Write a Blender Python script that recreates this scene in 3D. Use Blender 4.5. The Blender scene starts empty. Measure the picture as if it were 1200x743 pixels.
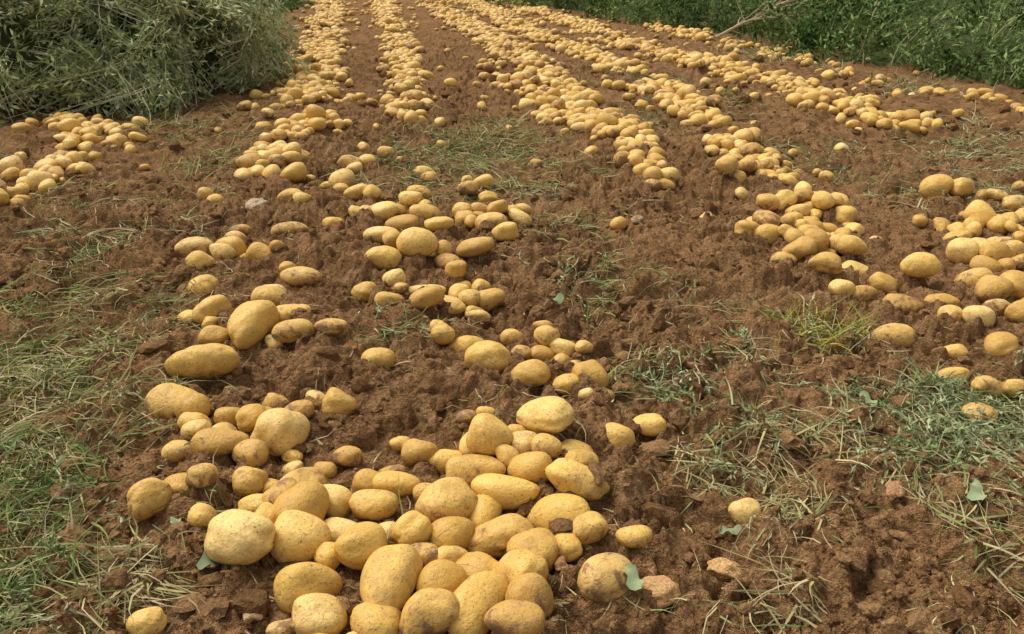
import bpy, math, random, time
import numpy as np
T0=time.time()
rng=np.random.default_rng(7); random.seed(7)
scene=bpy.context.scene
scene.view_settings.view_transform='Standard'
try: scene.view_settings.look='None'
except Exception: pass
scene.view_settings.exposure=0

# ------------------------------------------------------------------ noise
def hsh(ix,iy,s):
    n=(ix*374761393+iy*668265263+s*974711)&0x7fffffff
    n=((n^(n>>13))*1274126177)&0x7fffffff
    n=((n^(n>>15))*2246822519)&0x7fffffff
    return (n^(n>>16))/float(0x7fffffff)
def vn(x,y,s=0):
    ix=np.floor(x).astype(np.int64);iy=np.floor(y).astype(np.int64)
    fx=x-ix;fy=y-iy;fx=fx*fx*(3-2*fx);fy=fy*fy*(3-2*fy)
    a=hsh(ix,iy,s);b=hsh(ix+1,iy,s);c=hsh(ix,iy+1,s);d=hsh(ix+1,iy+1,s)
    return ((a*(1-fx)+b*fx)*(1-fy)+(c*(1-fx)+d*fx)*fy)*2-1
def worley(x,y,s):
    ix=np.floor(x).astype(np.int64);iy=np.floor(y).astype(np.int64)
    best=np.full(x.shape,9.0);val=np.zeros(x.shape)
    for i in (-1,0,1):
        for j in (-1,0,1):
            cx=ix+i;cy=iy+j
            h1=hsh(cx,cy,s);h2=hsh(cx,cy,s+17)
            r=0.55+0.6*((h1*7.13+h2*3.7)%1)
            d=((x-cx-h1)**2+(y-cy-h2)**2)/(r*r)
            m=d<best
            best=np.where(m,d,best);val=np.where(m,(h1*13.7+h2*5.1)%1,val)
    return best,val
def dome(x,y,s):
    d,v=worley(x,y,s)
    return np.sqrt(np.clip(1-d*1.6,0,1))*v
def gs(x,y,cx,cy,rx,ry): return np.exp(-((x-cx)/rx)**2-((y-cy)/ry)**2)
def height(x,y):
    x=np.asarray(x,float);y=np.asarray(y,float)
    u=x+0.17*y
    far=1/(1+(np.maximum(y,0)/12)**3)
    h=0.026*vn(x/.8,y/.8,1)+0.022*vn(x/.31,y/.31,2)
    w=vn(u/.35+3,y/1.3,5)*.5+.5
    loose=np.clip(.5+.9*w,0.35,1.2)
    flat=np.clip(gs(x,y,-1.5,2.1,.5,.6)+gs(x,y,-1.2,1.2,.4,.5)+gs(x,y,.95,1.5,.3,.25)*.8+gs(x,y,-.2,4.5,.35,.9)*.7,0,1)
    loose=loose*(1-.6*flat)
    xw=x+.03*vn(x/.06,y/.06,71)+.010*vn(x/.018,y/.018,73);yw=y+.03*vn(x/.06,y/.06,72)+.010*vn(x/.018,y/.018,74)
    rid=1-np.abs(vn(xw/.10,yw/.10,21))
    rid2=1-np.abs(vn(xw/.045,yw/.045,22))
    h=h+loose*far*(.048*dome(xw/.15,yw/.15,11)+.026*dome(xw/.06,yw/.06,12)+.011*dome(x/.026,y/.026,13)-.030*rid**3-.010*rid2**4+.010*vn(x/.045,y/.045,14)+.006*vn(x/.016,y/.016,15)+.0035*vn(x/.008,y/.008,16))
    h=h+.06*gs(x,y,.62,2.62,.33,.28)+.03*gs(x,y,.05,1.85,.3,.15)+.03*gs(x,y,-.6,2.15,.3,.2)
    yc=2.43+.05*vn(x/.07,x*0,33)
    h=h-.10*np.exp(-((y-yc)/.03)**2)*np.clip(gs(x,y,.40,2.43,.07,.3)+gs(x,y,.58,2.43,.06,.3),0,1)
    return h

# ------------------------------------------------------------------ mesh helpers
def mk(name,v,f,mat,smooth=False,col=None,vec=None,parent=None):
    v=np.ascontiguousarray(v,dtype=np.float32);f=np.ascontiguousarray(f,dtype=np.int32)
    k=f.shape[1];me=bpy.data.meshes.new(name)
    me.vertices.add(len(v));me.vertices.foreach_set('co',v.ravel())
    me.loops.add(f.size);me.loops.foreach_set('vertex_index',f.ravel())
    me.polygons.add(len(f));me.polygons.foreach_set('loop_start',np.arange(len(f),dtype=np.int32)*k)
    me.update(calc_edges=True)
    me.polygons.foreach_set('use_smooth',np.full(len(f),smooth,dtype=bool))
    if col is not None:
        a=me.attributes.new('Col','FLOAT_COLOR','POINT')
        c=np.ones((len(v),4),np.float32);c[:,:col.shape[1]]=col;a.data.foreach_set('color',c.ravel())
    if vec is not None:
        a=me.attributes.new('pco','FLOAT_VECTOR','POINT')
        a.data.foreach_set('vector',np.ascontiguousarray(vec,dtype=np.float32).ravel())
    me.materials.append(mat);me.update()
    o=bpy.data.objects.new(name,me);scene.collection.objects.link(o)
    if parent: o.parent=parent
    return o
import bmesh
def ico(n):
    bm=bmesh.new();bmesh.ops.create_icosphere(bm,subdivisions=n,radius=1)
    v=np.array([p.co[:] for p in bm.verts]);f=np.array([[q.index for q in p.verts] for p in bm.faces]);bm.free();return v,f
ICO={n:ico(n) for n in (1,2,3,4,5)}

# ------------------------------------------------------------------ materials
class N:
    def __init__(s,name,diffuse=False):
        s.m=bpy.data.materials.new(name);s.m.use_nodes=True;s.t=s.m.node_tree;s.b=s.t.nodes['Principled BSDF'];s.o=s.t.nodes['Material Output']
        s.cin=s.b.inputs['Base Color'];s.nin=s.b.inputs['Normal']
        if diffuse:
            s.t.nodes.remove(s.b);s.b=s.t.nodes.new('ShaderNodeBsdfDiffuse');s.l(s.b.outputs[0],s.o.inputs[0]);s.cin=s.b.inputs['Color'];s.nin=s.b.inputs['Normal']
    def n(s,t,**k):
        x=s.t.nodes.new(t)
        for a,b in k.items(): setattr(x,a,b)
        return x
    def l(s,a,b): s.t.links.new(a,b)
    def noise(s,vec,scale,detail=4,rough=.55,dist=0):
        x=s.n('ShaderNodeTexNoise');x.inputs['Scale'].default_value=scale;x.inputs['Detail'].default_value=detail
        x.inputs['Roughness'].default_value=rough;x.inputs['Distortion'].default_value=dist
        s.l(vec,x.inputs['Vector']);return x.outputs['Fac']
    def ramp(s,fac,stops):
        x=s.n('ShaderNodeValToRGB');e=x.color_ramp.elements
        while len(e)<len(stops): e.new(.5)
        for q,(p,c) in zip(e,stops): q.position=p;q.color=(*c,1) if len(c)==3 else c
        s.l(fac,x.inputs[0]);return x.outputs[0]
    def mix(s,f,a,b,mode='MIX'):
        x=s.n('ShaderNodeMix',data_type='RGBA',blend_type=mode)
        for i,q in ((0,f),(6,a),(7,b)):
            if isinstance(q,(int,float)): x.inputs[i].default_value=q
            elif isinstance(q,tuple): x.inputs[i].default_value=(*q,1)
            else: s.l(q,x.inputs[i])
        return x.outputs[2]
    def math(s,op,a,b=0,c=0):
        x=s.n('ShaderNodeMath',operation=op)
        for i,q in enumerate((a,b,c)):
            if isinstance(q,(int,float)): x.inputs[i].default_value=q
            else: s.l(q,x.inputs[i])
        return x.outputs[0]
    def attr(s,nm): return s.n('ShaderNodeAttribute',attribute_name=nm)
    def bump(s,hgt,dist,st=1,prev=None):
        x=s.n('ShaderNodeBump');x.inputs['Distance'].default_value=dist;x.inputs['Strength'].default_value=st
        s.l(hgt,x.inputs['Height'])
        if prev is not None: s.l(prev,x.inputs['Normal'])
        return x.outputs[0]
def soil_mat():
    s=N('soil',True);g=s.n('ShaderNodeNewGeometry').outputs['Position']
    big=s.noise(g,1.8,2);mid=s.noise(g,16,4,.62);fine=s.noise(g,150,3,.7)
    c=s.ramp(mid,[(.28,(.118,.060,.026)),(.5,(.215,.118,.052)),(.72,(.325,.192,.092))])
    c=s.mix(s.ramp(big,[(.4,(0,0,0)),(.65,(.5,.5,.5))]),c,(.32,.178,.084))
    c=s.mix(.85,c,s.ramp(fine,[(.3,(.36,.33,.31)),(.5,(1,1,1)),(.68,(1.6,1.55,1.5))]),'MULTIPLY')
    s.l(c,s.cin)
    s.l(s.bump(s.noise(g,95,3,.75),.016,1.0),s.nin);return s.m
def potato_mat():
    s=N('potato_skin');p=s.attr('pco').outputs['Vector'];a=s.attr('Col')
    sep=s.n('ShaderNodeSeparateColor');s.l(a.outputs['Color'],sep.inputs[0]);r,d,up=sep.outputs
    base=s.ramp(r,[(0,(.55,.315,.062)),(.3,(.67,.410,.088)),(.7,(.76,.485,.120)),(1,(.81,.57,.20))])
    dn=s.noise(p,34,5,.70,.5)
    k=s.math('ADD',dn,s.math('MULTIPLY',s.math('SUBTRACT',d,.5),.36))
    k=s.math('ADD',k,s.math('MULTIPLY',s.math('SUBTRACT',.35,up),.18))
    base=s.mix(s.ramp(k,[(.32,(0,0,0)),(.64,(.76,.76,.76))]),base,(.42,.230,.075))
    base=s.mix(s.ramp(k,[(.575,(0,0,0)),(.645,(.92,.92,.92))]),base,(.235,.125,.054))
    sp=s.noise(p,190,2,.6)
    base=s.mix(s.ramp(sp,[(.60,(0,0,0)),(.68,(.8,.8,.8))]),base,(.27,.14,.05))
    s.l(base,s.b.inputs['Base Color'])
    s.l(s.math('ADD',s.math('MULTIPLY',k,.5),.33),s.b.inputs['Roughness'])
    s.b.inputs['Specular IOR Level'].default_value=.28
    s.l(s.bump(s.noise(p,75,3,.7),.0045,.8),s.b.inputs['Normal']);return s.m
def leaf_mat(name):
    s=N(name,True);s.l(s.attr('Col').outputs['Color'],s.cin);return s.m
def crumb_mat():
    s=N('soil_crumb',True);g=s.n('ShaderNodeNewGeometry').outputs['Position'];a=s.attr('Col')
    f=s.noise(g,170,3,.7)
    s.l(s.mix(1.0,a.outputs['Color'],s.ramp(f,[(.3,(.5,.5,.5)),(.7,(1.4,1.35,1.3))]),'MULTIPLY'),s.cin)
    s.l(s.bump(f,.006,1),s.nin);return s.m
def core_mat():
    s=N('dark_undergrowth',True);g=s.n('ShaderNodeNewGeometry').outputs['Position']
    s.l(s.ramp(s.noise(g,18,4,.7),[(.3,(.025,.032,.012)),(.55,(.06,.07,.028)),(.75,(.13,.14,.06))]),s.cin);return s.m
SOIL=soil_mat();POT=potato_mat();GRASS=leaf_mat('grass_blade');LEAF=leaf_mat('weed_leaf');CRUMB=crumb_mat();CORE=core_mat()

# ------------------------------------------------------------------ ground
def axis(parts):
    o=[]
    for a,b,n in parts: o+=list(np.linspace(a,b,n,endpoint=False))
    return o
xs=axis([(-2.2,-1.2,130),(-1.2,1.3,560),(1.3,2.3,130)])
g=xs[-1];st=.009
R=[]
while g<400: st*=1.045;g+=st;R.append(g)
g=xs[0];st=.009;L=[]
while g>-400: st*=1.045;g-=st;L.append(g)
xs=np.array(L[::-1]+xs+R)
ys=axis([(.85,2.0,290)]);g=ys[-1];st=.004
while g<900:
    st=max(.004,(g-.6)*.0042) if g<22 else st*1.08
    g+=st;ys.append(g)
B=[];g=.85;st=.006
while g>-200: st*=1.15;g-=st;B.append(g)
ys=np.array(B[::-1]+ys)
X,Y=np.meshgrid(xs,ys)
Z=height(X,Y)
nx,ny=len(xs),len(ys)
i=np.arange(nx-1)[None,:]+np.arange(ny-1)[:,None]*nx
F=np.stack([i,i+1,i+nx+1,i+nx],-1).reshape(-1,4)
mk('ground',np.stack([X,Y,Z],-1).reshape(-1,3),F,SOIL,True)
print('ground',nx,ny,time.time()-T0)

# ------------------------------------------------------------------ potatoes
# x mm, y mm, length mm, width mm, yaw deg  (field coordinates)
LEFT="""-986,3799,120,99,25;-928,3516,108,77,0;-752,3685,129,113,13;-779,4103,124,98,0;-718,4189,101,90,0;-638,4277,86,74,0;-410,3971,125,103,25;-405,3596,110,79,0;-1276,3475,78,69,0;-641,3464,106,76,0;-131,3781,107,82,0;-193,3637,104,80,0;-102,3580,88,71,0;-420,3401,105,75,0;-1108,2833,143,102,0;-869,2826,108,92,-13;-834,3074,134,68,0;-1003,2875,119,90,-25;-1023,3081,83,55,0;-985,2756,87,68,0;-1020,2627,95,72,0;-947,2432,110,84,82;-856,2247,127,84,78;-800,2091,87,64,0;-678,2559,137,76,6;-737,2449,90,67,13;-704,2302,115,85,13
-623,2192,121,72,13;-696,2073,169,107,78;-580,2060,114,68,13;-484,2066,106,49,-13;-613,3295,115,80,0;-510,3239,115,86,13;-469,2993,158,90,-13;-416,3129,130,84,0;-333,3217,113,86,0;-323,2792,148,120,13;-269,3035,120,75,0;-181,3183,99,85,0;-129,3307,102,80,0;-79,3059,122,96,13;-24,2918,98,72,0;26,3168,109,63,-25;-438,2727,134,86,13;-217,2742,123,81,-48;-126,2775,146,75,0;-284,2531,147,81,10;-372,2519,80,63,0;-460,2481,96,85,13;-181,2618,78,65,0;-363,2367,97,60,6;-250,2305,112,69,19;-178,2396,107,72,-25;-73,2422,99,67,0;-101,2333,80,54,0;-204,2199,67,51,0;-689,3159,85,70,0;-127,2101,126,89,-13;-63,1972,129,98,-19;0,2183,72,56,13;27,2089,64,54,0;87,2089,73,54,0;131,2099,86,54,-25;151,2006,71,52,0;194,2065,54,44,0;88,2180,62,46,0;46,1885,106,81,66;132,1799,74,61,13;216,1781,56,52,0;-344,1972,92,75,6;171,1744,43,34,0;303,1645,83,61,0;228,1587,81,67,0;-761,1889,178,104,6;-782,1744,137,106,-19;-725,1688,81,74,0;-558,1765,68,56,0;-503,1601,137,107,66;-645,1677,70,58,13;-600,1516,128,72,6;-696,1519,64,57,0;-688,1614,69,52,25;-396,1718,82,75,0;-607,1392,63,57,0;-519,1423,71,61,-6;-474,1348,68,55,-13;-453,1496,52,37,0;-394,1512,53,42,0;-464,1193,146,107,-31;-560,1274,56,53,0;-424,1397,107,82,66;-392,1310,125,98,66;-365,1225,109,100,-13;-350,1365,88,73,-37
-308,1274,97,63,-13;-262,1189,100,88,25;-259,1345,103,66,0;-228,1260,64,53,0;-228,1412,100,61,0;-251,1491,70,45,0;-338,1109,107,87,25;-299,1043,92,75,13;-571,1032,64,48,0;-200,1110,149,93,70;-214,1039,82,74,0;-115,1137,94,88,0;-127,1041,100,77,13;-62,1173,108,81,-25;-152,1205,68,54,0;-45,1069,147,87,66;14,1146,92,83,-37;17,1087,91,83,-25;0,1031,98,68,0;-198,1542,75,58,0;-135,1541,90,73,0;-33,1528,99,88,-25;-77,1462,124,77,0;58,1579,140,98,-13;133,1525,97,69,13;30,1451,100,70,-13;130,1399,130,82,-6;93,1316,139,88,-43;-16,1378,135,70,0;-117,1342,129,90,48;28,1237,94,91,0;-31,1283,152,83,0;-104,1264,96,86,37;-244,1622,56,40,0;-99,1661,49,37,0;-57,1664,46,33,0;159,1134,116,91,37;217,1246,70,46,0;448,1356,68,64,0"""
RIGHT="""1025,3307,102,80,0;936,3019,119,94,0;910,2700,91,80,0;988,2785,111,82,0;1156,2695,137,92,0;975,2516,107,81,0;1007,2429,83,67,0;1170,2368,123,98,-13;1295,2555,126,93,-13;1191,2552,98,76,0;1075,2421,83,61,0;1302,2389,108,72,0;1542,2756,135,106,74;1631,2988,106,87,0;1622,2712,103,98,0;1653,2856,84,84,0;1698,2718,92,86,0;1465,2540,124,93,0;1467,2415,109,100,0;1563,2463,110,102,0;1256,2228,82,78,0;1301,2192,91,72,0;1423,2188,95,82,0;1033,2102,120,94,-6;1288,2027,97,82,53;1171,2032,72,58,0;1105,1903,89,59,0;1150,1815,86,57,0;1204,1801,77,52,0;1061,1694,97,66,6;1418,2304,90,64,0;1600,2300,96,80,20;1520,2120,90,74,0;1380,1930,96,70,30;1750,2600,100,84,0;1820,2850,104,80,10;1650,2050,90,72,60"""
BANDS={
'A':"40,-7.9,-7.3;19.3,-4.14,-3.54;12.7,-2.90,-2.36;9.5,-2.31,-1.77;7.0,-1.87,-1.35;5.8,-1.66,-1.08;5.0,-1.48,-.94;4.3,-1.39,-1.05;3.8,-1.27,-1.0",
'B':"40,-6.7,-6.2;19.3,-3.05,-2.45;12.7,-1.88,-1.51;9.5,-1.36,-1.0;7.5,-1.09,-.76;5.4,-.84,-.54",
'C':"40,-5.7,-5.2;19.3,-2.03,-1.63;14.4,-1.23,-.75;11.4,-.6,-.11;9.5,-.32,.23;8,-.23,.39;7,-.2,.48;5.5,.22,.65;5,.45,.79;4.1,.57,.80;3.7,.62,.75",
'D':"40,-5,-4.5;19.3,-1.36,-.73;14.4,-.54,.14;11.4,0,.54;9.5,.45,.91;8,.7,1.09;7,.68,1.29;6.2,.85,1.45;5.2,1.04,1.35;4.5,1,1.36;4.1,1.05,1.42;3.8,1.01,1.48;3.4,1.02,1.48;3.1,.93,1.47;2.85,.9,1.28",
'E':"40,-4.2,-3.7;19.3,-.45,0;14.39,.27,.95;11.43,.76,1.52;9.45,1.09,1.81;8.04,1.4,2.18;6.98,1.7,2.38;6.16,2,2.66;5.5,1.91,2.67;5.08,1.98,2.58",
'F':"12.74,1.57,2.42;10.86,1.97,2.59;8.69,2.51,2.85;7.47,2.65,3.12;6.54,2.82,3.2;5.98,3.12,3.59;5.22,3.37,3.79",
'G':"5.35,-3.0,-2.6;5.08,-2.86,-2.13;4.61,-2.59,-1.95;4.22,-2.39,-2.09;3.88,-2.34,-2.0;3.39,-2.3,-1.93",
'H':"3.5,1.75,2.3;3.0,1.55,2.2;2.6,1.5,2.1"}
COV={'A':.84,'B':.84,'C':1.0,'D':.80,'E':.66,'F':.45,'G':.55,'H':.4}
P=[];grp=[]
for gi,t in ((0,LEFT),(1,RIGHT)):
    for q in t.replace('\n',';').split(';'):
        a=[float(k) for k in q.split(',')];P.append([a[0]/1000,a[1]/1000,a[2]*.95/1000,a[3]*.92/1000,math.radians(a[4]),1]);grp.append(gi)
ne=len(P)
for (lo,hi,gi,cnt) in ((1.0,1.65,0,30),(1.65,2.3,0,12),(2.3,4.2,0,38),(1.8,3.2,1,8)):
    src=[k for k in range(ne) if grp[k]==gi and lo<P[k][1]<hi and not(P[k][0]>.3 and gi==0)]
    for _ in range(cnt):
        k=random.choice(src);an=random.uniform(0,6.28);rr=random.uniform(.04,.09)
        Lq=random.uniform(.05,.09);P.append([P[k][0]+rr*math.cos(an),P[k][1]+rr*math.sin(an),Lq,Lq*random.uniform(.7,.9),random.uniform(0,3.1),0.4]);grp.append(gi)
for bi,(k,t) in enumerate(BANDS.items()):
    pts=[[float(e) for e in q.split(',')] for q in t.split(';')]
    for (d1,l1,r1),(d0,l0,r0) in zip(pts[:-1],pts[1:]):
        area=(d1-d0)*((r1-l1)+(r0-l0))/2
        n=int(area*COV[k]/.0047*(1 if d1<20 else .5))
        for _ in range(n):
            f=random.random();y=d0+(d1-d0)*f;l=l0+(l1-l0)*f;r=r0+(r1-r0)*f
            m=(l+r)/2;w=(r-l)/2
            x=m+random.gauss(0,.43)*w if random.random()<.95 else m+random.gauss(0,1.2)*w
            cl=float(vn(np.array([x/.28]),np.array([y/.33]),90+bi)[0])
            if cl<(-.45 if k!='G' else -.85): continue
            Lq=min(.14,max(.05,random.gauss(.085,.020)));P.append([x,y,Lq,Lq*random.uniform(.64,.9),random.uniform(0,math.pi),0]);grp.append(2+bi)
for _ in range(130):
    y=random.uniform(2.8,19);x=random.uniform(-.3,.33)*y-.02*y+ .1*y
    Lq=random.uniform(.04,.085);P.append([x,y,Lq,Lq*.8,random.uniform(0,3.1),0]);grp.append(3)
P=np.array(P);grp=np.array(grp);n=len(P)
TH=P[:,3]*rng.uniform(.80,.98,n)
rad=(P[:,2]+P[:,3]+TH)/6*.94
pos=np.stack([P[:,0],P[:,1],height(P[:,0],P[:,1])+TH*.42+rng.uniform(0,.02,n)*(P[:,5]<.5)+.05*(P[:,5]==.4)],1)
mob=np.where(P[:,5]>.5,.35,1.0)
for it in range(26):
    gh=height(pos[:,0],pos[:,1]) if it%4==0 else gh
    o=np.argsort(pos[:,1]);q=pos[o];r=rad[o];mv=np.zeros_like(q);mo=mob[o]
    for s in range(1,80):
        d=q[s:]-q[:-s];dist=np.sqrt((d**2).sum(1))+1e-6;ov=(r[s:]+r[:-s])-dist
        m=ov>0
        if not m.any(): continue
        push=np.where(m,ov,0)[:,None]*d/dist[:,None]*.3
        mv[s:]+=push;mv[:-s]-=push
    mv=np.clip(mv,-.03,.03);mv[:,:2]*=mo[:,None]
    pos[o]+=mv;pos[:,2]-=.008
    pos[:,2]=np.clip(pos[:,2],gh+TH*.30,gh+TH*.30+.08)
gh=height(pos[:,0],pos[:,1])
print('potatoes',n,time.time()-T0)
def potato_mesh(idx,lvl):
    v0,f0=ICO[lvl];V=[];Fc=[];C=[];VC=[];off=0
    for k in idx:
        L_,W_,T_=P[k,2]/2,P[k,3]/2,TH[k]/2
        e=random.uniform(2.0,2.6)
        p=v0/((np.abs(v0)**e).sum(1)**(1/e))[:,None]
        rr=np.ones(len(p))
        for _ in range(4):
            w=rng.normal(0,1.7,3);rr+=rng.uniform(.02,.06)*np.sin(v0@w+rng.uniform(0,6))
        if lvl>=3:
            for _ in range(5):
                w=rng.normal(0,3.8,3);rr+=rng.uniform(.006,.019)*np.sin(v0@w+rng.uniform(0,6))
        if lvl>=4:
            for _ in range(rng.integers(5,11)):
                d=rng.normal(0,1,3);d/=np.linalg.norm(d);a=((v0-d)**2).sum(1)
                rr-=rng.uniform(.02,.05)*np.exp(-a/.010)
        if P[k,2]>.08 and random.random()<.22:
            d=rng.normal(0,1,3);d/=np.linalg.norm(d);rr+=.28*np.exp(-((v0-d)**2).sum(1)/.3)
        p=p*rr[:,None]
        tp=rng.uniform(-.22,.22);yy=p[:,1]*(1+tp*p[:,0]);zz=p[:,2]*(1+tp*p[:,0])
        bd=rng.uniform(-.24,.24)
        q=np.stack([p[:,0]*L_,yy*W_+bd*W_*(p[:,0]**2-.4),zz*T_],1)
        ya=P[k,4]+(random.uniform(-.2,.2));ro=random.gauss(0,.35);pi=random.gauss(0,.18)
        if pos[k,2]-gh[k]>TH[k]*.6: pi=random.gauss(0,.4)
        cr,sr=math.cos(ro),math.sin(ro);y2=q[:,1]*cr-q[:,2]*sr;z2=q[:,1]*sr+q[:,2]*cr;x2=q[:,0]
        cp,sp=math.cos(pi),math.sin(pi);x3=x2*cp-z2*sp;z3=x2*sp+z2*cp
        cy,sy=math.cos(ya),math.sin(ya);x4=x3*cy-y2*sy;y4=x3*sy+y2*cy
        V.append(np.stack([x4,y4,z3],1)+pos[k]);Fc.append(f0+off);off+=len(v0)
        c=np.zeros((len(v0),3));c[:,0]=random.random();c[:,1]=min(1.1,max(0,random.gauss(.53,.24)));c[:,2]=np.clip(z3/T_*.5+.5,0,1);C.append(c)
        VC.append(q+rng.uniform(-50,50,3))
    return np.concatenate(V),np.concatenate(Fc),np.concatenate(C),np.concatenate(VC)
lone=set()
for lx,ly in ((.448,1.356),(-.344,1.972),(.159,1.134),(.303,1.645),(-.396,1.718),(-.571,1.032),(1.061,1.694)):
    lone.add(int(np.argmin((P[:,0]-lx)**2+(P[:,1]-ly)**2+(P[:,5]<.5)*9)))
NM={0:'potato_heap',1:'potato_heap',8:'potato_heap',9:'potato_heap'}
for gi in sorted(set(grp)):
    idx=[k for k in np.where(grp==gi)[0] if k not in lone];parts=[];off=0
    for lo,hi,lvl in ((0,1.9,5),(1.9,3.6,4),(3.6,7.5,3),(7.5,99,2)):
        s=[k for k in idx if lo<=pos[k,1]<hi]
        if s:
            a=potato_mesh(s,lvl);parts.append((a[0],a[1]+off,a[2],a[3]));off+=len(a[0])
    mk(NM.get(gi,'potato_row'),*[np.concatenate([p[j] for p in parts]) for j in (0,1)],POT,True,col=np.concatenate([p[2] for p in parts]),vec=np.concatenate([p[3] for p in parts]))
for k in lone:
    a=potato_mesh([k],5);mk('potato',a[0],a[1],POT,True,col=a[2],vec=a[3])
print('pm',time.time()-T0)

# ------------------------------------------------------------------ soil crumbs
def crumbs(name,n,yr,smin,smax,lvl,seed,jit=.16):
    r=np.random.default_rng(seed);v0,f0=ICO[lvl]
    u=r.random(n);y=yr[0]*(yr[1]/yr[0])**u;x=r.uniform(-1,1,n)*(y*.72+.3)
    keep=vn(x/.22,y/.22,201)+.6*vn(x/.07,y/.07,202)+r.normal(0,.35,n)>-.1
    x=x[keep];y=y[keep];n=len(x)
    s=smin*(smax/smin)**(r.random(n)**2.0)*(.75+.12*y)
    base=v0[None]*(1+r.normal(0,jit,(n,len(v0),1)))
    base=base*s[:,None,None]*r.uniform(.55,1.35,(n,1,3))
    a=r.uniform(0,6.28,n);ca,sa=np.cos(a)[:,None],np.sin(a)[:,None]
    bx=base[:,:,0]*ca-base[:,:,1]*sa;by=base[:,:,0]*sa+base[:,:,1]*ca
    z=height(x,y)+s*.15
    V=np.stack([bx+x[:,None],by+y[:,None],base[:,:,2]*.8+z[:,None]],-1).reshape(-1,3)
    Fc=(f0[None]+(np.arange(n)*len(v0))[:,None,None]).reshape(-1,3)
    t=r.random(n)[:,None];C=(np.array([.145,.078,.034])*(1-t)+np.array([.30,.175,.082])*t)
    mk(name,V,Fc,CRUMB,False,col=np.repeat(C,len(v0),0))
crumbs('soil_crumbs',40000,(.85,6),.002,.009,1,1)
crumbs('soil_clods',4200,(.85,9),.008,.030,2,2,.15)

# ------------------------------------------------------------------ grass
def blades(x,y,ang,ln,wd,el,dr,col,seg=3):
    n=len(x);t=np.linspace(0,1,seg+1)[None]
    ca,sa=np.cos(ang)[:,None],np.sin(ang)[:,None]
    curl=rng.normal(0,.45,n)[:,None]
    hx=ln[:,None]*t*(1-.12*t)
    px=x[:,None]+hx*ca-curl*ln[:,None]*t*t*sa;py=y[:,None]+hx*sa+curl*ln[:,None]*t*t*ca
    b=height(px,py)
    pz=np.maximum(b[:,:1]+.003+ln[:,None]*(el[:,None]*t-dr[:,None]*t*t),b+.002)
    w=wd[:,None]*(1-t**1.6)*.5+.0002
    tw=rng.uniform(-1.2,1.2,n)[:,None]
    ox=-sa*w*np.cos(tw);oy=ca*w*np.cos(tw);oz=w*np.sin(tw)
    A=np.stack([px+ox,py+oy,pz+oz],-1);Bv=np.stack([px-ox,py-oy,pz-oz],-1)
    V=np.stack([A,Bv],2).reshape(-1,3)
    k=np.arange(seg)*2;f=np.stack([k,k+1,k+3,k+2],-1)
    Fc=(f[None]+(np.arange(n)*(seg+1)*2)[:,None,None]).reshape(-1,4)
    return V,Fc,np.repeat(col,(seg+1)*2,0)
PAL={'g':[(.17,.20,.055),(.24,.26,.085),(.33,.32,.14)],'s':[(.44,.36,.17),(.34,.29,.12),(.25,.26,.10)],'d':[(.12,.19,.05),(.19,.25,.075),(.27,.31,.11)],'y':[(.42,.35,.07),(.34,.30,.06),(.24,.26,.06)],'w':[(.26,.28,.12),(.36,.36,.19),(.19,.23,.08)]}
def colr(n,k):
    p=np.array(PAL[k]);i=rng.integers(0,3,n);c=p[i]*rng.uniform(.65,1.25,n)[:,None]
    m=rng.random(n)<.27;c[m]=np.array([.48,.39,.21])*rng.uniform(.6,1.1,m.sum())[:,None];return c
GP=[(-1.35,2.15,.28,.30,1300,'g',.25),(-1.75,2.5,.3,.3,550,'g',.3),(-1.12,1.75,.18,.2,850,'g',.3),(-1.02,1.37,.12,.16,1200,'d',.45),(-.92,1.12,.11,.10,1000,'d',.45),(-1.3,1.3,.2,.3,700,'d',.5),(-1.15,2.0,.22,.25,300,'s',.15),(-.95,1.4,.12,.2,250,'s',.2),
(-.68,1.17,.08,.05,240,'s',.15),(-1.63,3.5,.22,.28,350,'g',.2),(-1.4,2.95,.2,.2,350,'w',.2),(-.2,4.3,.34,.35,1100,'g',.35),(-.25,4.95,.32,.4,1100,'g',.4),(-.1,3.75,.25,.18,350,'w',.2),
(.26,2.55,.11,.16,190,'g',.25),(.22,3.05,.09,.2,190,'g',.3),(1.02,1.76,.12,.05,340,'w',.25),(.95,1.6,.11,.06,340,'w',.25),(.9,1.45,.08,.05,120,'s',.2),(1.25,1.65,.10,.12,180,'w',.3),
(.60,1.6,.07,.09,280,'s',.2),(.56,1.40,.03,.06,150,'s',.1),(.37,1.85,.06,.05,110,'d',.3),(.87,2.15,.045,.045,380,'y',.6),(1.5,4.3,.22,.3,400,'g',.3),(1.95,3.5,.2,.3,400,'w',.3),
(.57,2.35,.1,.06,40,'w',.2),(.58,2.0,.07,.06,80,'s',.15),(.46,1.11,.05,.06,80,'s',.15),(.87,1.24,.07,.10,130,'g',.3),(1.05,6.98,.2,.4,300,'w',.4),(.7,5.5,.18,.3,300,'w',.4),(.39,1.48,.06,.05,60,'s',.2),
(-1.6,4.6,.12,.5,350,'g',.4),(2.4,4.4,.3,.3,350,'w',.3),(1.5,6.0,.12,.5,200,'g',.3),(.85,1.05,.08,.08,80,'g',.25),(-.5,1.28,.05,.05,40,'g',.3),(-.15,1.25,.05,.05,70,'g',.3),(-.33,2.12,.08,.08,40,'d',.3),(.1,1.62,.04,.04,40,'s',.2),(-.55,3.7,.15,.2,100,'w',.3),(-.85,1.02,.2,.05,220,'s',.3),
(2.9,4.8,.4,.4,400,'w',.4),(-2.6,4.2,.3,.15,300,'w',.3),(-2.0,5.2,.2,.3,400,'g',.5),(3.1,6.9,.25,.6,600,'w',.5),(2.5,9.2,.2,.8,500,'w',.5),(-2.45,7,.15,.8,350,'g',.5)]
out=[]
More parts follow.
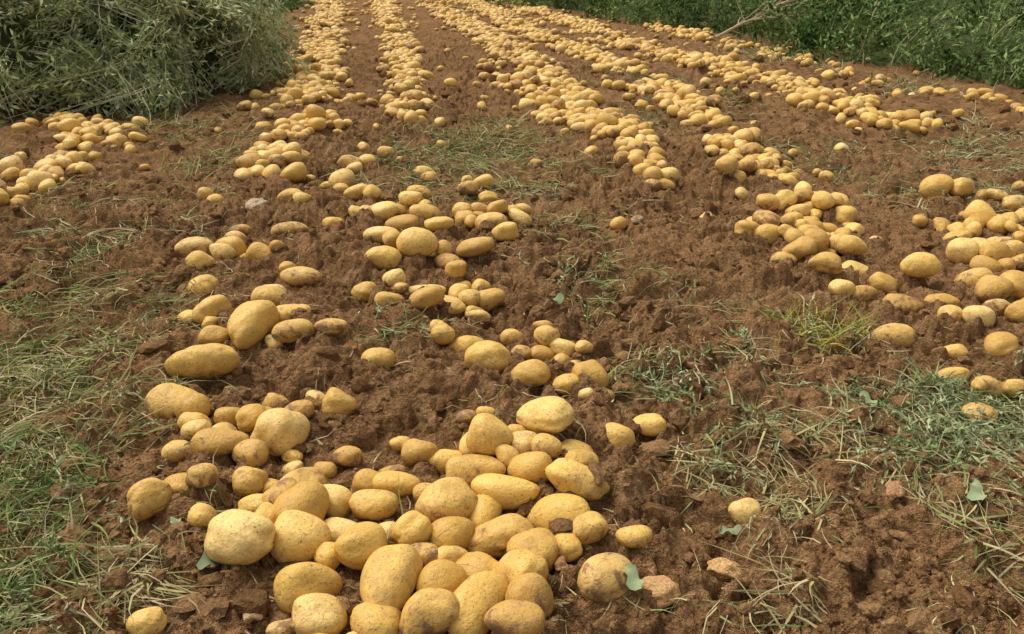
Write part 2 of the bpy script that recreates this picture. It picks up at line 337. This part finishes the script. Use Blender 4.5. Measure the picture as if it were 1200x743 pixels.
for x,y,rx,ry,n,k,stn in GP:
    nc=max(3,n//18);cx=x+rng.normal(0,rx*.85,nc);cy=y+rng.normal(0,ry*.85,nc);ca=rng.uniform(0,6.28,nc)
    i=rng.integers(0,nc,n);px=cx[i]+rng.normal(0,.016+.009*y,n);py=cy[i]+rng.normal(0,.016+.009*y,n)
    ln=rng.uniform(.025,.12,n)*(1+.08*y);out.append(blades(px,py,ca[i]+rng.normal(0,.85,n),ln,rng.uniform(.0012,.0038,n)*(1+.15*y),np.abs(rng.normal(0,stn,n))+.08,rng.uniform(.1,.5,n),colr(n,k)))
n=3400;y=.9*(10/.9)**rng.random(n);x=rng.uniform(-1,1,n)*(y*.7+.3)
out.append(blades(x,y,rng.uniform(0,6.28,n),rng.uniform(.015,.08,n),rng.uniform(.001,.003,n)*(1+.1*y),np.abs(rng.normal(0,.12,n)),rng.uniform(0,.3,n),colr(n,'s')))
def join(name,parts,mat,smooth=False):
    V=[];Fc=[];C=[];o=0
    for v,f,c in parts: V.append(v);Fc.append(f+o);C.append(c);o+=len(v)
    return mk(name,np.concatenate(V),np.concatenate(Fc),mat,smooth,col=np.concatenate(C))
join('cut_grass',out,GRASS)

# ------------------------------------------------------------------ leaves on stems
def leaflets(p,d,ln,wd,col):
    n=len(p);d=d/(np.linalg.norm(d,axis=1)[:,None]+1e-9)
    r=rng.normal(0,1,(n,3));s=np.cross(d,r);s/=np.linalg.norm(s,axis=1)[:,None]+1e-9;u=np.cross(s,d)
    L_=ln[:,None];W_=wd[:,None]
    a=p;b=p+d*L_*.45+s*W_*.5+u*W_*.15;c=p+d*L_*.5-u*W_*.05;e=p+d*L_*.45-s*W_*.5+u*W_*.15;t=p+d*L_-u*L_*.15
    V=np.stack([a,b,t,c,e],1).reshape(-1,3)
    f=np.array([[0,1,2,3],[0,3,2,4]]);Fc=(f[None]+(np.arange(n)*5)[:,None,None]).reshape(-1,4)
    return V,Fc,np.repeat(col,5,0)
def stems(path,wd,col):
    n,k,_=path.shape
    t=np.linspace(1,.25,k)[None,:,None]
    ax=rng.normal(0,1,(n,1,3));ax/=np.linalg.norm(ax,axis=-1,keepdims=True)
    o=ax*wd[:,None,None]*t*.6
    V=np.stack([path+o,path-o],2).reshape(-1,3);q=np.arange(k-1)*2;f=np.stack([q,q+1,q+3,q+2],-1)
    return [(V,(f[None]+(np.arange(n)*k*2)[:,None,None]).reshape(-1,4),np.repeat(col,k*2,0))]
def foliage(path,nl,ln,wd,lc,sc,spread=.9,sw=.004):
    n,k,_=path.shape;out=stems(path,np.full(n,sw),sc)
    t=rng.uniform(.08,1,(n,nl))*(k-1-1e-4);i=t.astype(int);fr=(t-i)[...,None];a=np.arange(n)[:,None]
    p=path[a,i]*(1-fr)+path[a,i+1]*fr;tan=path[a,i+1]-path[a,i];tan/=np.linalg.norm(tan,axis=-1,keepdims=True)+1e-9
    d=(tan*.7+rng.normal(0,spread,(n,nl,3))).reshape(-1,3);m=n*nl
    c=np.repeat(lc,nl,0)*rng.uniform(.6,1.4,m)[:,None]
    out.append(leaflets(p.reshape(-1,3),d,rng.uniform(.5,1.3,m)*ln,rng.uniform(.7,1.2,m)*wd,c));return out
def mound(name,cx,cy,rx,ry,h,n,lc1,lc2,seed,nl=15,ln=.055,wd=.015):
    r=np.random.default_rng(seed)
    def surf(a,t,k=1.0):
        lump=1+.16*vn(a*1.5+7,t*3,seed)+.14*vn(a*5+7,t*8,seed+8)
        rr=np.sin(np.clip(t,0,1.25)*1.5708)**.9*lump
        z=h*np.cos(np.clip(t,0,1)*1.5708)**.8*(1+.15*vn(a*3,t*5+3,seed+1))
        return np.stack([cx+rx*rr*k*np.cos(a),cy+ry*rr*k*np.sin(a),z*k],-1)
    root=bpy.data.objects.new(name,None);scene.collection.objects.link(root)
    A,T=np.meshgrid(np.linspace(0,2*math.pi,61)[:-1],np.linspace(0.001,1.05,26))
    V=surf(A.ravel(),T.ravel(),.88);V[:,2]-=.03
    V+=r.normal(0,.012,V.shape);m=60
    f=np.array([[j*m+i,j*m+(i+1)%m,(j+1)*m+(i+1)%m,(j+1)*m+i] for j in range(25) for i in range(60)])
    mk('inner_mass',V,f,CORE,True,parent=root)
    nc=n//16;ca=r.uniform(0,6.283,nc);ct=r.uniform(0,1,nc)**.7;cd=r.normal(0,.35,nc);cl=r.uniform(0,1,nc);ck=r.uniform(.96,1.15,nc)
    ci=r.integers(0,nc,n)
    a=ca[ci]+r.normal(0,.08,n);t0=np.clip(ct[ci]+r.normal(0,.05,n),0,1);le=r.uniform(.08,.26,n);da=cd[ci]+r.normal(0,.1,n)
    k=6;s=np.linspace(0,1,k)
    path=np.stack([surf(a+da*q,t0+le*q,1)*1 for q in s],1)
    cen=np.array([cx,cy,0]);path=cen+(path-cen)*(ck[ci][:,None,None]+.07*np.sin(s*2.8)[None,:,None])
    path+=(r.normal(0,.03,(n,1,3)))+r.normal(0,.008,path.shape)
    path[:,:,2]=np.maximum(path[:,:,2],.015)
    w=np.clip(cl[ci]+r.normal(0,.15,n),0,1)[:,None];lc=np.array(lc1)*(1-w)+np.array(lc2)*w
    parts=foliage(path,nl,ln,wd,lc,lc*1.2,.7)
    nb=n//2;sel=r.integers(0,n,nb);pb=path[sel]+r.normal(0,.03,(nb,1,3));pb[:,:,2]=np.maximum(pb[:,:,2],.01)
    parts+=stems(pb,r.uniform(.004,.009,nb),np.array([[.55,.50,.32]])*r.uniform(.5,1.1,nb)[:,None])
    join('foliage',parts,LEAF).parent=root
mound('weed_heap',-3.2,6.85,1.12,1.22,1.05,3600,(.17,.22,.07),(.52,.56,.30),3,ln=.06,wd=.018)
mound('weed_heap',-4.3,9.6,1.35,1.6,.9,1500,(.15,.22,.06),(.36,.42,.17),4,nl=12,ln=.07,wd=.022)

def weedband(name,line,width,n,hmin,hmax,c1,c2,seed,nl=12,ln=.07,wd=.022,coreh=.3,side=1,cw=1.3,lowf=.3):
    r=np.random.default_rng(seed);line=np.array(line)
    root=bpy.data.objects.new(name,None);scene.collection.objects.link(root)
    ly=line[:,0];lx=line[:,1]
    y=ly.min()+(ly.max()-ly.min())*r.random(n)**1.5
    off=width*r.random(n)**1.7+r.normal(0,.10,n);x=np.interp(y,ly,lx)+side*(off+.45*vn(y/.7,y*0,seed))
    bush=np.clip(vn(x/.55,y/.7,seed+2),-.8,1)
    hh=(r.uniform(hmin,hmax,n))*np.clip(lowf+off*1.4,.25,1)*(1+.85*bush)
    k=5;s=np.linspace(0,1,k);lean=r.normal(0,.4,(n,2));lean[:,0]-=side*.15
    lean+=np.stack([vn(x/.4,y/.4,seed+21),vn(x/.4,y/.4,seed+22)],-1)*.9
    path=np.stack([np.stack([x+lean[:,0]*hh*q*q,y+lean[:,1]*hh*q*q,hh*q*(1-.2*q)],-1) for q in s],1)
    w=np.clip(.38+1.2*vn(x/.5,y/.8,seed+3)+r.normal(0,.18,n),0,1)[:,None];lc=np.array(c1)*(1-w)+np.array(c2)*w
    parts=foliage(path,nl,ln,wd,lc,lc*1.2,.8)
    sel=r.integers(0,n,n//2);pb=path[sel]*1.0;pb[:,:,:2]+=r.normal(0,.05,(n//2,1,2))
    parts+=stems(pb,r.uniform(.006,.014,n//2),(np.array([[.22,.28,.10]])*(1-w[sel])+np.array([[.42,.40,.2]])*w[sel])*r.uniform(.6,1.1,n//2)[:,None])
    join('foliage',parts,LEAF).parent=root
    m=40;yy=np.linspace(ly.min(),ly.max(),160);oo=np.linspace(0,1,m)
    Yg,Og=np.meshgrid(yy,oo,indexing='ij');Xg=np.interp(Yg,ly,lx)+side*(.2+Og*width*cw+.45*vn(Yg/.7,Yg*0,seed))
    Zg=coreh*np.minimum(1,Og*6)**.7*(1+.5*vn(Xg/.3,Yg/.3,seed+6)+.3*vn(Xg/.12,Yg/.12,seed+7))-.02
    i=np.arange(m-1)[None]+np.arange(159)[:,None]*m;f=np.stack([i,i+1,i+m+1,i+m],-1).reshape(-1,4)
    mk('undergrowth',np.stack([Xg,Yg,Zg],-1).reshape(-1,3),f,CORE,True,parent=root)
weedband('weed_bank',[(5,4.7),(6.54,3.84),(8.04,3.15),(10.9,2.55),(13.5,1.5),(17,.0),(30,-2.4)],5.5,5000,.3,.95,(.035,.075,.020),(.20,.27,.09),11,side=1,coreh=.2,cw=1.5,lowf=.45,ln=.085,wd=.028,nl=11)
weedband('weed_bank',[(7.6,-2.75),(9.45,-2.95),(16.5,-4.0),(30,-6.6)],2.5,1700,.25,.6,(.07,.12,.035),(.22,.28,.11),12,side=-1,coreh=.12,nl=10)

def wilted(cx,cy,rx,ry,n,c1,c2,ln=.022,wd=.006,L=.12,nl=13):
    x=cx+rng.normal(0,rx,n);y=cy+rng.normal(0,ry,n);a=rng.uniform(0,6.28,n);l=rng.uniform(.5,1.3,n)*L
    k=6;s=np.linspace(0,1,k);cu=rng.normal(0,.7,n)
    px=np.stack([x+l*q*np.cos(a+cu*q) for q in s],1);py=np.stack([y+l*q*np.sin(a+cu*q) for q in s],1)
    pz=height(px,py)+.006+(l*rng.uniform(.05,.3,n))[:,None]*np.sin(s*3)[None]
    w=rng.random(n)[:,None];lc=np.array(c1)*(1-w)+np.array(c2)*w
    return foliage(np.stack([px,py,pz],-1),nl,ln,wd,lc,lc*1.1,.6,.0022)
pr=[]
for q in [(1.02,1.72,.12,.06,75),(.95,1.55,.10,.06,60),(1.3,1.6,.1,.1,30),(.37,1.85,.06,.05,20),(-1.0,1.35,.12,.14,45),(-.9,1.1,.12,.07,35),(-1.4,2.2,.28,.25,60),(.24,2.6,.10,.12,16),(-.2,4.5,.3,.4,80),(.62,1.6,.07,.09,18),(.87,2.15,.04,.04,14),(1.0,7.0,.2,.3,30),(.7,5.5,.2,.2,30),(1.5,4.3,.2,.2,30),(1.95,3.5,.2,.2,30),(-1.3,1.35,.15,.2,40),(.4,1.48,.05,.05,8),(.6,2.0,.06,.05,10),(-.33,2.13,.05,.03,4),(2.4,4.4,.3,.3,40)]:
    pr+=wilted(*q,(.17,.22,.08),(.38,.40,.22))
for q in [(-.6,3.0,.5,.4,20),(.7,1.3,.3,.2,12),(0,2.3,.8,.4,20),(.1,3.6,.3,.3,24),(-1.5,3.2,.3,.4,34),(.8,1.95,.25,.2,14),(-.2,1.75,.35,.12,10),(1.2,3.6,.5,.5,24),(-1.1,1.9,.3,.4,26),(-1.2,4.4,.6,.4,30)]:
    pr+=wilted(*q,(.30,.25,.11),(.48,.42,.24),ln=.016,wd=.004,nl=8)
join('wilted_weeds',pr,LEAF)

bl=[];B0=[(.89,1.366,.055),(.198,1.11,.05),(-.515,1.17,.06),(.13,2.41,.07),(.41,1.31,.04),(1.05,1.10,.05),(-.92,1.5,.05),(.83,1.75,.05),(-.12,1.24,.05),(.05,1.7,.03),(-.62,1.30,.035)]
for x,y,s in B0:
    a=random.uniform(0,6.28);m=9;t=np.linspace(0,1,m);wv=s*.30*np.sin(np.pi*t**.8)**.8*(1+.25*np.sin(t*17+a))
    ca,sa=math.cos(a),math.sin(a);V=[]
    for j,tt in enumerate(t):
        for sd in (-1,0,1):
            lx=s*(tt-.5);lyy=sd*wv[j];X_=x+lx*ca-lyy*sa;Y_=y+lx*sa+lyy*ca
            V.append((X_,Y_,.006+abs(sd)*s*.18*math.sin(tt*8+a+sd)+.010*tt))
    V=np.array(V);V[:,2]+=height(np.array([x]),np.array([y]))[0]+.010
    f=[]
    for j in range(m-1):
        for c in (0,1): f.append([j*3+c,j*3+c+1,(j+1)*3+c+1,(j+1)*3+c])
    bl.append((V,np.array(f),np.tile(np.array([[.24,.28,.15]])*random.uniform(.7,1.2),(len(V),1))))
join('fallen_leaves',bl,LEAF,True)

def stone(x,y,s,c):
    v0,f0=ICO[4];rr=np.ones(len(v0))
    for _ in range(9):
        w=rng.normal(0,3.4,3);rr+=rng.uniform(.03,.07)*np.sin(v0@w+rng.uniform(0,6))
    v=v0*rr[:,None]*np.array([s,s*.8,s*.55])*.5
    a=random.uniform(0,6);ca,sa=math.cos(a),math.sin(a);v=np.stack([v[:,0]*ca-v[:,1]*sa,v[:,0]*sa+v[:,1]*ca,v[:,2]],1)
    v+=np.array([x,y,height(np.array([x]),np.array([y]))[0]+s*.15])
    mk('stone',v,f0,CRUMB,True,col=np.tile(np.array([c]),(len(v),1)))
for q in [(.245,1.15,.08,(.60,.36,.16)),(.378,1.217,.06,(.62,.38,.17)),(-.413,1.07,.04,(.55,.38,.2)),(-1.06,3.43,.10,(.5,.38,.25)),(.49,3.22,.06,(.42,.28,.16)),(.745,1.39,.045,(.42,.24,.12)),(.085,1.20,.035,(.42,.23,.11)),(-.05,1.9,.05,(.3,.18,.1))]: stone(*q)

def branch(name,pts,r0,r1,mat_col,twigs=0,tl=.3):
    parts=[]
    def tube(p,ra,rb):
        p=np.array(p);m=6;V=[];n=len(p)
        for j in range(n):
            d=p[min(j+1,n-1)]-p[max(j-1,0)];d/=np.linalg.norm(d)+1e-9
            s=np.cross(d,[0,.3,1]);s/=np.linalg.norm(s)+1e-9;u=np.cross(s,d);r=ra+(rb-ra)*j/(n-1)
            for q in range(m): V.append(p[j]+r*(s*math.cos(q*2*math.pi/m)+u*math.sin(q*2*math.pi/m)))
        f=[[j*m+q,j*m+(q+1)%m,(j+1)*m+(q+1)%m,(j+1)*m+q] for j in range(n-1) for q in range(m)]
        parts.append((np.array(V),np.array(f),np.tile(np.array([mat_col]),(len(V),1))))
    def curve(a,b,w,k=9):
        a=np.array(a);b=np.array(b);t=np.linspace(0,1,k)[:,None];p=a+(b-a)*t;p+=np.cumsum(rng.normal(0,w,(k,3)),0)*np.sin(t*3.14);return p
    for a,b in zip(pts[:-1],pts[1:]):
        c=curve(a,b,.01*np.linalg.norm(np.array(b)-np.array(a)));tube(c,r0,r1)
        for _ in range(twigs):
            j=rng.integers(2,8);e=c[j]+(np.array(b)-np.array(a))/np.linalg.norm(np.array(b)-np.array(a))*tl*rng.uniform(.3,1)+rng.normal(0,tl*.35,3);e[2]=max(e[2],.02);tube(curve(c[j],e,.01,6),r1,r1*.3)
    join(name,parts,GRASS,True)
branch('dead_stalk',[(2.25,9.9,.10),(2.9,10.0,.42),(3.7,10.1,.72)],.022,.008,(.42,.35,.21),20,.5)
branch('dead_stalk',[(3.2,8.2,.05),(3.5,8.5,.7)],.008,.005,(.36,.33,.20),5,.3)
branch('green_stem',[(-.60,2.20,.035),(-.40,2.14,.045),(-.20,2.10,.03)],.004,.002,(.22,.30,.11),3,.12)

# ------------------------------------------------------------------ light
SE,SR=math.radians(58),math.radians(-55)
w=bpy.data.worlds.new('World');scene.world=w;w.use_nodes=True;nt=w.node_tree
bg=nt.nodes['Background'];sky=nt.nodes.new('ShaderNodeTexSky');sky.sky_type='NISHITA';sky.sun_disc=False
sky.sun_elevation=SE;sky.sun_rotation=SR;sky.dust_density=4;sky.air_density=1
hs=nt.nodes.new('ShaderNodeHueSaturation');hs.inputs['Saturation'].default_value=.18;hs.inputs['Value'].default_value=1.15
nt.links.new(sky.outputs[0],hs.inputs['Color']);nt.links.new(hs.outputs[0],bg.inputs[0]);bg.inputs[1].default_value=.15
sl=bpy.data.lights.new('sun','SUN');sl.energy=2.3;sl.angle=math.radians(32);sl.color=(1,.95,.87)
so=bpy.data.objects.new('sun',sl);scene.collection.objects.link(so)
from mathutils import Vector
dv=Vector((math.sin(SR)*math.cos(SE),math.cos(SR)*math.cos(SE),math.sin(SE)))
so.rotation_euler=dv.to_track_quat('Z','Y').to_euler();so.location=(0,0,20)
cam=bpy.data.cameras.new('camera');co=bpy.data.objects.new('camera',cam);scene.collection.objects.link(co)
cam.sensor_width=36;cam.lens=30;cam.clip_end=3000;cam.clip_start=.05
co.location=(0,0,1.0);co.rotation_euler=(math.radians(90)-math.atan(.431),0,0);scene.camera=co
print('done',time.time()-T0)
